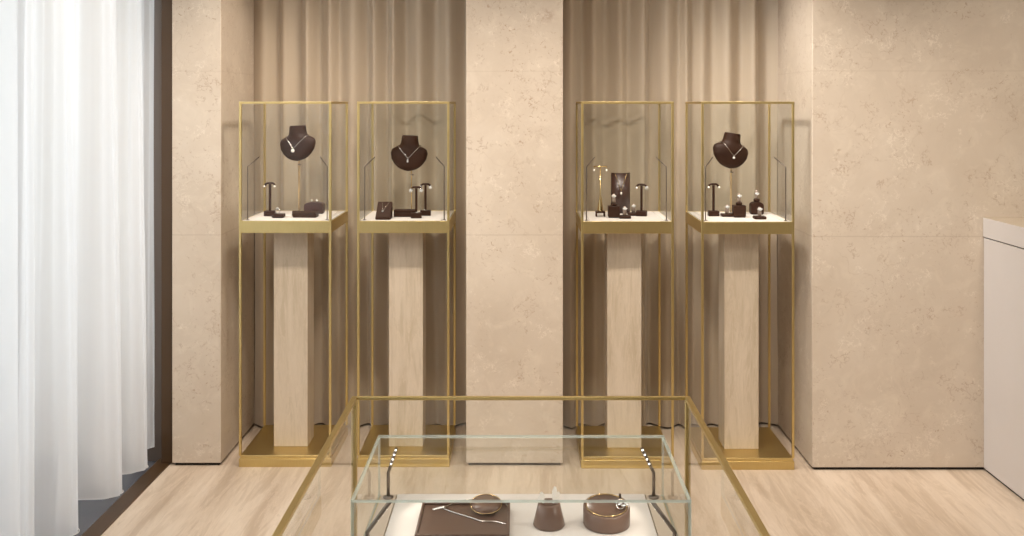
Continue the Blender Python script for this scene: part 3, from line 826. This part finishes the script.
bm = new(); tube(bm, [((R2 - .0075) * math.cos(2 * PI * k / 40), (R2 - .0075) * math.sin(2 * PI * k / 40), tilt((R2 - .0075) * math.sin(2 * PI * k / 40)) + .001) for k in range(40)], .0012, 6, closed=True); obj('rim', bm, 'gold', t)
r = thing('ring', dc + Vector((.034, .0, .036)), 'dark banded ring with white stones on the slanted brown drum', 'ring')
bm = new(); box(bm, -.0028, .0028, .010, .016, .002, .032, bev=.0008); obj('post', bm, 'leather', r)
bm = new(); tube(bm, [(.010 * math.cos(2 * PI * k / 24), .004 * math.sin(2 * PI * k / 24), .012 + .010 * math.sin(2 * PI * k / 24)) for k in range(24)], .0017, 6, closed=True); obj('band', bm, 'silver', r)
bm = new()
for k in range(6): brilliant(bm, (-.004 + .004 * k, -.006 - .001 * (k % 2), .014 + .004 * math.sin(k * 1.9)), .0042)
obj('stone', bm, 'gem', r)

# ------------------------------------------------------------------ grey cabinet at the side
cx0, cy1, cz = 2.20, 4.5245, 1.205
t = thing('side_cabinet', (cx0, 3.6, 0), 'tall warm grey lacquered cabinet against the limestone wall', 'cabinet')
ORIGIN[t.name] = Vector((cx0, 3.6, 0))
bm = new(); box(bm, cx0 + .004, cx0 + .75, 2.4, cy1, .012, 1.108, bev=.0015); obj('body', bm, 'lacquer', t)
bm = new(); box(bm, cx0, cx0 + .754, 2.395, cy1, 1.113, cz, bev=.002)
for f in bm.faces: f.material_index = 1 if f.normal.z > .9 else 0
obj('top', bm, ['lacquer', 'worktop'], t)
bm = new(); box(bm, cx0 + .012, cx0 + .74, 2.41, cy1 - .01, .0005, .012); box(bm, cx0 + .012, cx0 + .74, 2.41, cy1 - .01, 1.108, 1.113); obj('toe_gap', bm, 'gap', t)

# ------------------------------------------------------------------ light
def spot(name, loc, target, power, angle, color, radius=.05, blend=.6):
    l = bpy.data.lights.new(name, 'SPOT'); l.energy = power; l.spot_size = math.radians(angle); l.spot_blend = blend
    l.color = color; l.shadow_soft_size = radius
    o = bpy.data.objects.new(name, l); COL.objects.link(o); o.location = loc
    o.rotation_euler = (Vector(target) - Vector(loc)).to_track_quat('-Z', 'Y').to_euler(); return o
WARM = (1.0, .878, .765)
for x in (-1.35, -.35, .35, 1.35, 2.3):
    spot('ceiling_or_fill_spot', (x, 3.40, 2.96), (x, 4.6, .4), 97 if x < 1 else (82 if x < 2 else 66), 86, WARM, .09, 1.0)
for x in (-1.2, 0.0, 1.2):
    spot('ceiling_or_fill_spot', (x, .6, 2.96), (x, 2.6, .3), 20, 100, WARM, .09, .9)
for x in (-1.1, -.6, .5, 1.1):  # extra spots added to brighten the drape behind the cases
    spot('drape_fill', (x, 3.95, 2.96), (x, 5.12, 1.7), 18, 66, WARM, .2, 1.0)
spot('ceiling_or_fill_spot', (.30, 4.25, 2.96), (1.387, 4.80, 1.55), 215, 58, (1, .93, .86), .22, .9)  # added fill aimed at the side face of the limestone wall
spot('ceiling_or_fill_spot', (-.40, 4.25, 2.96), (-1.446, 4.85, 1.6), 135, 58, WARM, .22, .9)  # added fill aimed at the side face of the narrow pillar
for x in (-.9, .6, 2.1):  # soft area lights added to lift and soften the whole room
    l = bpy.data.lights.new('soft_fill_light', 'AREA'); l.shape = 'RECTANGLE'; l.size = .9; l.size_y = .9; l.energy = 14; l.color = (1, .91, .80)
    o = bpy.data.objects.new('soft_fill_light', l); COL.objects.link(o); o.location = (x, 2.2, 2.985)
def lamp(loc, aim, power, color=(1, .90, .78)):
    l = spot('lamp_tip_light', loc, aim, power, 105, color, .012, .5)
for s in (-1, 1):
    lamp((s * .308, 2.420, .850), (s * .12, 2.30, DZ), .55); lamp((s * .296, 2.15, .848), (s * .12, 2.30, DZ), .55)
    for cx, cyy in zip(CX, CY): lamp((cx + s * .147, cyy - .115, 1.470), (cx, cyy + .02, TZ1), .5)

w = bpy.data.worlds.new('daylight'); S.world = w; w.use_nodes = True
bg = w.node_tree.nodes['Background']; bg.inputs[0].default_value = (.89, .94, 1.0, 1); bg.inputs[1].default_value = 3.0

# ------------------------------------------------------------------ camera
cam = bpy.data.cameras.new('camera'); cam.sensor_width = 36; cam.lens = F / 1024 * 36
cam.shift_x = -(VX - 512) / 1024; cam.shift_y = -(268 - VY) / 1024; cam.clip_start = .02
co = bpy.data.objects.new('camera', cam); COL.objects.link(co); co.location = (0, 0, EYE); co.rotation_euler = (PI / 2, 0, 0)
S.camera = co
vs = S.view_settings; vs.view_transform = 'Standard'; vs.look = 'None'; vs.gamma = 1; vs.exposure = 0.0; vs.use_curve_mapping = False
cy = S.cycles
cy.transparent_max_bounces = 40; cy.max_bounces = 12; cy.diffuse_bounces = 5; cy.glossy_bounces = 5; cy.transmission_bounces = 8
cy.use_denoising = True; cy.sample_clamp_indirect = 4.0
